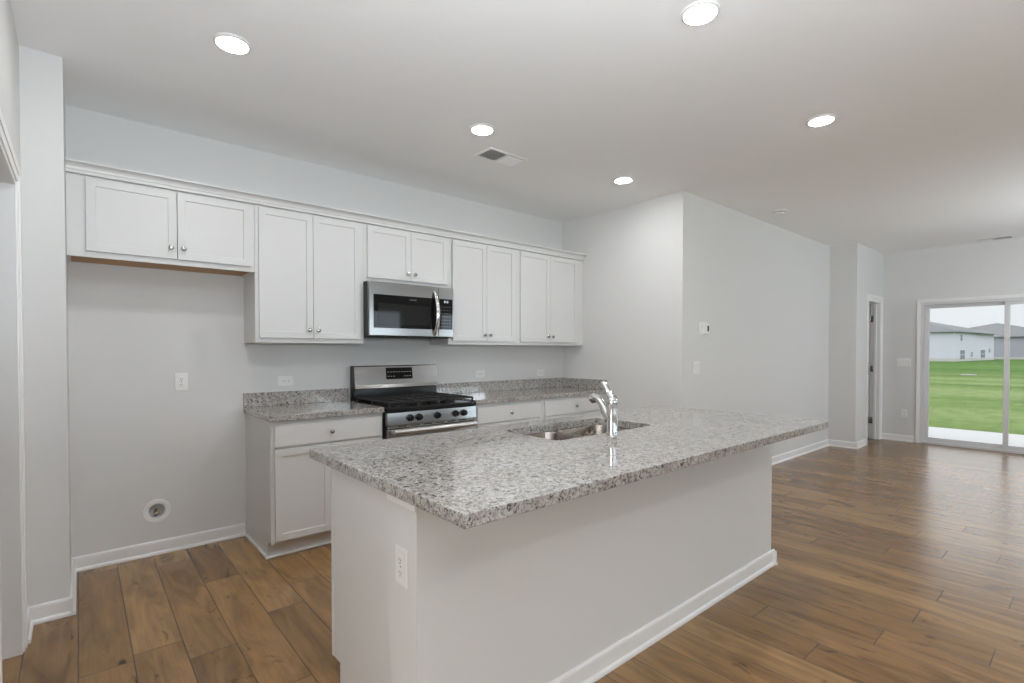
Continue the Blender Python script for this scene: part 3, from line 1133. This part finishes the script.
def bowl(x0, x1, y0, y1, r, dep, name, lx0, lx1, ly0, ly1):
    """open bowl with a flat flange out to the rectangle l*"""
    t = bmesh.new()
    n = 10
    levels = [(0.0, 0.0), (0.004, -0.006), (0.010, -dep + 0.05), (0.022, -dep + 0.015), (0.06, -dep)]
    rings = []
    for off, z in levels:
        rings.append([t.verts.new((px, py, z)) for px, py in rrect(x0 + off, x1 - off, y0 + off, y1 - off, max(r - off * 0.3, 0.02), n)])
    fl = [t.verts.new((min(max(px + (lx1 - x1 if px > (x0 + x1) / 2 else lx0 - x0), lx0), lx1), min(max(py + (ly1 - y1 if py > (y0 + y1) / 2 else ly0 - y0), ly0), ly1), 0.0)) for px, py in rrect(x0, x1, y0, y1, r, n)]
    rings.insert(0, fl)
    N = len(fl)
    for A, B in zip(rings, rings[1:]):
        for k in range(N):
            t.faces.new((A[k], A[(k + 1) % N], B[(k + 1) % N], B[k]))
    t.faces.new(rings[-1])
    bmesh.ops.recalc_face_normals(t, faces=t.faces)
    for f in t.faces:
        f.normal_flip()
    mb = MB()
    mb.add(t)
    o = mb.build(name, M['sinksteel'], sk, True)
    sd = o.modifiers.new('gauge', 'SOLIDIFY')
    sd.thickness = 0.0012
    sd.offset = -1
    return o


XD = 2.000
for (a, b, la, lb) in ((SX0 - 0.004, XD - 0.012, SX0 - 0.02, XD - 0.0003), (XD + 0.012, SX1 + 0.004, XD + 0.0003, SX1 + 0.02)):
    bw = bowl(a, b, SYF - 0.004, SYB + 0.004, 0.06, 0.20, 'bowl', la, lb, SYF - 0.02, SYB + 0.016)
    dn = MB()
    dn.lathe([(0.0, -0.1955), (0.030, -0.1955), (0.034, -0.1935), (0.042, -0.1935), (0.044, -0.1985), (0, -0.1985)], 28, Matrix.Translation(((a + b) / 2, (SYF + SYB) / 2, 0)))
    dn.build('drain', M['chrome'], bw, True)

# faucet
fc = thing('faucet', 'chrome single lever kitchen faucet standing behind the island sink', 'faucet', (1.996, -2.432, 0.9147))
b_ = MB()
b_.lathe([(0, 0), (0.0315, 0), (0.0315, 0.004), (0.0295, 0.008), (0.0285, 0.012), (0.0280, 0.142), (0.0290, 0.146), (0.0290, 0.158), (0.0265, 0.170), (0.018, 0.180), (0, 0.183)], 32)
b_.build('body', M['chrome'], fc, True)
b_ = MB()
pts = [(0, 0.014, 0.066), (0, 0.036, 0.098), (0, 0.058, 0.132), (0, 0.076, 0.154), (0, 0.094, 0.164), (0, 0.112, 0.166), (0, 0.127, 0.162)]
b_.tube(pts, [0.024, 0.0225, 0.021, 0.0205, 0.0225, 0.0245, 0.0245], 20)
sp = b_.build('spout', M['chrome'], fc, True)
b_ = MB()
b_.tube([(0, 0.1275, 0.1618), (0, 0.131, 0.1606)], [0.0190, 0.0185], 20)
b_.build('aerator', M['slot'], sp, True)
b_ = MB()
b_.tube([(0, -0.002, 0.172), (0, 0.014, 0.190), (0, 0.028, 0.210), (0, 0.040, 0.228), (0, 0.050, 0.240), (0, 0.058, 0.246)], [0.022, 0.018, 0.0145, 0.0145, 0.016, 0.013], 16, (1.2, 0.9))
b_.build('lever', M['chrome'], fc, True)


# ---------------------------------------------------------------- outlets, switches, boxes
def outlet(label, loc, rz, horizontal=False, decora=True):
    r = thing('wall_outlet', label, 'outlet', loc, rz, 'white duplex wall outlets')
    w, h = (0.116, 0.072) if horizontal else (0.072, 0.116)
    MB().box(-w / 2, w / 2, -0.0065, -0.0005, -h / 2, h / 2, 0.0025, 2).build('cover_plate', M['plastic'], r)
    for s in (-1, 1):
        cx_, cz_ = (s * 0.0195, 0) if horizontal else (0, s * 0.0195)
        a, b = (0.0145, 0.0165) if not horizontal else (0.0145, 0.0165)
        f = MB().box(cx_ - a, cx_ + a, -0.0085, -0.006, cz_ - b, cz_ + b, 0.001).build('receptacle', M['plastic'], r)
        sl = MB()
        if horizontal:
            sl.box(cx_ - 0.004, cx_ + 0.004, -0.009, -0.0084, 0.005, 0.007)
            sl.box(cx_ - 0.004, cx_ + 0.004, -0.009, -0.0084, -0.007, -0.005)
            sl.box(cx_ + 0.007, cx_ + 0.011, -0.009, -0.0084, -0.002, 0.002)
        else:
            sl.box(-0.007, -0.005, -0.009, -0.0084, cz_ - 0.002, cz_ + 0.006)
            sl.box(0.005, 0.007, -0.009, -0.0084, cz_ - 0.002, cz_ + 0.006)
            sl.box(-0.002, 0.002, -0.009, -0.0084, cz_ - 0.010, cz_ - 0.006)
        sl.build('slot', M['slot'], f)
    sc = MB()
    sc.lathe([(0, 0), (0.003, 0), (0.0025, 0.001), (0, 0.0012)], 12, Matrix.Translation((0, -0.0065, 0)) @ Matrix.Rotation(PI / 2, 4, 'X'))
    sc.build('screw', M['nickel'], r)
    return r


outlet('white vertical outlet on the back wall above the round water valve box', (0.550, 0, 1.111), 0)
outlet('white horizontal outlet above the backsplash left of the stove', (1.205, 0, 1.092), 0, True)
outlet('white horizontal outlet above the backsplash just right of the stove', (3.017, 0, 1.090), 0, True)
outlet('white horizontal outlet above the backsplash near the end wall corner', (3.835, 0, 1.080), 0, True)
outlet('white vertical outlet on the near end of the island', (IX0, -2.570, 0.648), -PI / 2)
outlet('white low outlet on the far wall left of the sliding door', (XF, -2.100, 0.408), -PI / 2)


def switch(label, loc, rz, gangs):
    r = thing('light_switch', label, 'switch', loc, rz, 'white light switches')
    w = 0.072 + 0.046 * (gangs - 1)
    MB().box(-w / 2, w / 2, -0.0065, -0.0005, -0.058, 0.058, 0.0025, 2).build('cover_plate', M['plastic'], r)
    for g in range(gangs):
        cx_ = (g - (gangs - 1) / 2) * 0.046
        MB().prism([(-0.006, -0.033), (-0.0075, -0.033), (-0.012, 0.033), (-0.006, 0.033)], 'x', cx_ - 0.0165, cx_ + 0.0165).build('rocker', M['plastic'], r)
    return r


switch('white double light switch on the long wall below the thermostat', (4.415, YM, 1.160), 0, 2)
switch('white light switch on the far wall left of the sliding door', (XF, -2.085, 1.150), -PI / 2, 3)

th = thing('thermostat', 'small white thermostat with grey display on the long wall', 'thermostat', (4.565, YM, 1.525))
MB().box(-0.090, 0.066, -0.005, -0.0005, -0.062, 0.062, 0.004, 3).build('wall_plate', M['plastic'], th)
hs = MB().box(-0.050, 0.062, -0.026, -0.005, -0.048, 0.048, 0.006, 3).build('housing', M['plastic'], th)
MB().box(0.012, 0.046, -0.0268, -0.0255, -0.022, 0.030, 0.001).build('display', M['lcd'], hs)

ib = thing('water_valve_box', 'round recessed water valve box in the wall of the fridge space', 'valve box', (ICE[0], 0, ICE[1]))
m_ = Matrix.Rotation(PI / 2, 4, 'X')
r_ = MB()
r_.lathe([(0.047, -0.075), (0.047, -0.002), (0.048, 0.0005), (0.074, 0.0005), (0.076, 0.002), (0.074, 0.005), (0.050, 0.007), (0.0455, 0.004), (0.0455, -0.075)], 40, m_)
r_.build('trim_ring', M['plastic'], ib, True)
MB().lathe([(0, -0.076), (0.0468, -0.076), (0.0468, -0.070), (0, -0.070)], 40, m_).build('back_plate', M['steel'], ib)
v_ = MB()
v_.tube([(0, 0.06, -0.040), (0, 0.045, -0.030), (0, 0.035, -0.022), (0, 0.025, 0.004)], [0.010, 0.010, 0.009, 0.009], 14)
v_.tube([(0, 0.035, -0.020), (0, 0.005, -0.018)], [0.008, 0.007], 14)
v_.box(-0.016, 0.016, 0.004, 0.012, -0.024, -0.012, 0.003)
v_.build('valve', M['brass'], ib, True)

# ---------------------------------------------------------------- ceiling fittings


def downlight(label, x, y, first=[None]):
    if first[0] is None:
        r = thing('recessed_light', label, 'ceiling light', (x, y, H), 0, 'round recessed ceiling lights')
        MB().lathe([(0.080, -0.0005), (0.081, -0.003), (0.079, -0.007), (0.074, -0.010), (0.067, -0.011), (0.067, -0.0005)], 48).build('trim_ring', M['plastic'], r, True)
        l_ = MB().lathe([(0, -0.0165), (0.040, -0.0155), (0.056, -0.0135), (0.0665, -0.0105), (0.0665, -0.004), (0, -0.004)], 48).build('lens', M['lens'], r, True)
        l_['label'] = 'brightly lit white lens'
        first[0] = r
        return r
    r = copy_tree(first[0])
    r.location = (x, y, H)
    r['label'] = label
    return r


downlight('leftmost recessed ceiling light, above the floor before the fridge space', 0.598, -1.305)
downlight('recessed ceiling light beside the kitchen vent, above the aisle before the stove', 2.041, -1.332)
downlight('recessed ceiling light nearest the kitchen end wall, smallest in the photo', 3.530, -1.327)
downlight('recessed ceiling light above the middle of the island, at the photo top edge', 2.060, -2.844)
downlight('rightmost recessed ceiling light, above the far end of the island', 3.567, -2.814)
downlight('recessed ceiling light above the floor before the island end, behind the photo top edge', 0.598, -2.830)
for lx, ly, lw in ((5.9, -5.0, 'middle of the living area, right of the photo'), (8.0, -5.0, 'living area by the sliding door, right of the photo'),
                   (3.6, -5.2, 'floor in front of the island, right of the photo'), (1.4, -5.2, 'floor just behind the camera'), (-0.9, -5.4, 'entry behind and left of the camera')):
    downlight('unseen added recessed ceiling light above the ' + lw, lx, ly)  # lamps added out of view to even out the room light


def ceiling_vent(label, loc, rz, louvre_both):
    r = thing('ceiling_vent', label, 'vent', loc, rz, 'white ceiling air vents')
    f = MB()
    L2, W2 = 0.178, 0.098
    f.box(-L2, L2, -W2, -W2 + 0.022, -0.005, -0.0005, 0.002)
    f.box(-L2, L2, W2 - 0.022, W2, -0.005, -0.0005, 0.002)
    f.box(-L2, -L2 + 0.022, -W2 + 0.022, W2 - 0.022, -0.005, -0.0005, 0.002)
    f.box(L2 - 0.022, L2, -W2 + 0.022, W2 - 0.022, -0.005, -0.0005, 0.002)
    f.box(-0.006, 0.006, -W2 + 0.022, W2 - 0.022, -0.008, -0.0005, 0.001)
    f.build('frame', M['ceil'], r)
    MB().box(-L2 + 0.02, L2 - 0.02, -W2 + 0.02, W2 - 0.02, -0.0035, -0.0008).build('backing', M['ventdark'], r)
    # louvres lean one way on one half and the other way on the other half
    s = MB()
    for half in (-1, 1):
        for k in range(9):
            xx = half * (0.013 + (k + 0.5) * 0.0158)
            t = bmesh.new()
            bmesh.ops.create_cube(t, size=1.0)
            for v in t.verts:
                v.co = Vector((v.co.x * 0.0155, v.co.y * 2 * (W2 - 0.022), v.co.z * 0.0012))
            s.add(t, Matrix.Translation((xx, 0, -0.0085)) @ Matrix.Rotation(half * math.radians(40), 4, 'Y'))
    s.build('louvre', M['ceil'], r)
    return r


ceiling_vent('white ceiling air vent above the aisle near the stove', (2.440, -1.040, H), 0, True)
ceiling_vent('white ceiling air vent close to the far wall above the sliding door', (8.985, -3.045, H), PI / 2, True)

sd = thing('smoke_detector', 'small round white smoke detector on the ceiling near the long wall', 'smoke detector', (5.524, -1.790, H))
s_ = MB()
s_.lathe([(0, -0.0005), (0.066, -0.0005), (0.068, -0.004), (0.066, -0.012), (0.052, -0.014)], 36)
s_.build('base', M['plastic'], sd, True)
s_ = MB()
s_.lathe([(0, -0.0135), (0.050, -0.0135), (0.050, -0.026), (0.044, -0.036), (0.03, -0.040), (0, -0.041)], 36)
s_.build('cover', M['plastic'], sd, True)
s_ = MB()
for k in range(20):
    a = 2 * PI * k / 20
    t = bmesh.new()
    bmesh.ops.create_cube(t, size=1.0)
    for v in t.verts:
        v.co = Vector((v.co.x * 0.002, v.co.y * 0.010, v.co.z * 0.006))
    s_.add(t, Matrix.Rotation(a, 4, 'Z') @ Matrix.Translation((0.0498, 0, -0.021)))
s_.build('grille', M['slot'], sd)

# ---------------------------------------------------------------- outdoors
pt = struct(MB().box(XF + 0.13, 12.1, -6.5, 0.6, -0.22, -0.10, 0.01).build('patio', M['concrete']), 'pale concrete patio slab outside the sliding door', 'patio')
t_ = bmesh.new()
nx, ny = 24, 24
gr = []
for i in range(nx + 1):
    xx = 9.3 + (i / nx) ** 1.7 * 260
    rowv = []
    for j in range(ny + 1):
        yy = -130 + j / ny * 260
        zz = -0.14 - 0.36 * min(1.0, (xx - 9.3) / 105.0) + 0.03 * math.sin(xx * 0.35) * math.cos(yy * 0.23) * min(1, (xx - 9.3) / 20)
        rowv.append(t_.verts.new((xx, yy, zz)))
    gr.append(rowv)
for i in range(nx):
    for j in range(ny):
        t_.faces.new((gr[i][j], gr[i + 1][j], gr[i + 1][j + 1], gr[i][j + 1]))
bmesh.ops.recalc_face_normals(t_, faces=t_.faces)
g_ = MB()
g_.add(t_)
lawn = struct(g_.build('ground', M['grass'], None, True), 'wide mown green lawn between the patio and the houses', 'lawn')
struct(MB().box(-30, 9.28, -60, YFRONT - 0.2, -0.4, -0.2).build('ground_front', M['grass']))

tag(MB().box(-0.08, 0.08, -0.36, 0.36, -0.06, 0.10, 0.02).build('concrete_kerb', M['concrete']), 'short pale concrete strip lying out on the lawn', 'kerb')
ck = bpy.data.objects['concrete_kerb']
ck.location = (42.6, 1.56, -0.25)
ck.rotation_euler = (0, 0, 0.12)


def hip_roof(mb, x0, x1, y0, y1, z, rise, ov=0.45, along='x', thick=0.18):
    a0, a1, b0, b1 = x0 - ov, x1 + ov, y0 - ov, y1 + ov
    t = bmesh.new()
    base = [t.verts.new(p) for p in ((a0, b0, z), (a1, b0, z), (a1, b1, z), (a0, b1, z))]
    top = [t.verts.new((v.co.x, v.co.y, z + thick)) for v in base]
    if along == 'x':
        d = (b1 - b0) / 2
        r0 = t.verts.new((a0 + d, (b0 + b1) / 2, z + thick + rise))
        r1 = t.verts.new((a1 - d, (b0 + b1) / 2, z + thick + rise))
        t.faces.new((top[0], top[1], r1, r0))
        t.faces.new((top[1], top[2], r1))
        t.faces.new((top[2], top[3], r0, r1))
        t.faces.new((top[3], top[0], r0))
    else:
        d = (a1 - a0) / 2
        r0 = t.verts.new(((a0 + a1) / 2, b0 + d, z + thick + rise))
        r1 = t.verts.new(((a0 + a1) / 2, b1 - d, z + thick + rise))
        t.faces.new((top[0], top[1], r0))
        t.faces.new((top[1], top[2], r1, r0))
        t.faces.new((top[2], top[3], r1))
        t.faces.new((top[3], top[0], r0, r1))
    t.faces.new(base)
    for k in range(4):
        t.faces.new((base[k], base[(k + 1) % 4], top[(k + 1) % 4], top[k]))
    bmesh.ops.recalc_face_normals(t, faces=t.faces)
    mb.add(t)


def house_window(root, x, z, w, h, y=0.0):
    """window on the local y=0 face, which looks to -y"""
    f = MB()
    f.box(x - w / 2 - 0.05, x + w / 2 + 0.05, y - 0.06, y, z - 0.05, z + h + 0.05)
    fr = f.build('window', M['vinyl'], root)
    p = MB()
    p.box(x - w / 2, x + w / 2, y - 0.075, y - 0.055, z, z + h)
    p.build('pane', M['housepane'], fr)
    b = MB()
    b.box(x - w / 2, x + w / 2, y - 0.090, y - 0.07, z + h / 2 - 0.03, z + h / 2 + 0.03)
    b.box(x - 0.03, x + 0.03, y - 0.085, y - 0.07, z, z + h)
    b.build('glazing_bar', M['vinyl'], fr)


# white duplex: local x runs along its long side, y=0 is that side
wh = thing('house', 'white two storey house with grey hip roof beyond the lawn', 'house', (113.0, 12.72, -0.52), -0.1067)
LW = 25.1
MB().box(0, 12.5, 0, 24, 0.55, 5.15).build('wall', M['siding'], wh)
MB().box(12.5, LW, 0.25, 24, 0.45, 5.15).build('wall', M['siding'], wh)
MB().box(-0.04, 12.54, -0.04, 24.04, -0.8, 0.55).box(12.54, LW + 0.04, 0.21, 24.04, -0.8, 0.45).build('foundation', M['found'], wh)
m_ = MB()
hip_roof(m_, 0, LW, 0, 30, 5.15, 3.6, 0.45, 'y')
m_.build('roof', M['shingle'], wh)
MB().box(-0.5, LW + 0.5, -0.53, -0.455, 5.08, 5.34).box(-0.53, -0.455, -0.45, 24.5, 5.08, 5.34).build('fascia', M['sidinggrey'], wh)
house_window(wh, 3.95, 3.65, 0.9, 1.05)
house_window(wh, 4.6, 0.35, 2.3, 1.6)
house_window(wh, 9.9, 0.8, 0.9, 0.8)
house_window(wh, 17.6, 0.5, 2.6, 1.5, 0.25)
house_window(wh, 22.0, 1.5, 0.9, 0.75, 0.25)
# grey house
gh = thing('house', 'grey house with a tall hip roof behind the white house', 'house', (150.0, 0, -0.5), 0)
MB().box(0, 14, -6, 24, 0.5, 4.85).build('wall', M['sidinggrey'], gh)
MB().box(-0.04, 14.04, -6.04, 24.04, -0.8, 0.5).build('foundation', M['found'], gh)
m_ = MB()
hip_roof(m_, 0, 24, 0.3, 24.3, 4.9, 3.2, 0.5, 'y')
hip_roof(m_, 0, 14, -22, 24.5, 4.85, 1.7, 0.5, 'y')
m_.build('roof', M['shingle'], gh)
MB().box(-0.58, -0.5, -22, 24.5, 4.8, 5.06).build('fascia', M['sidinggrey'], gh)
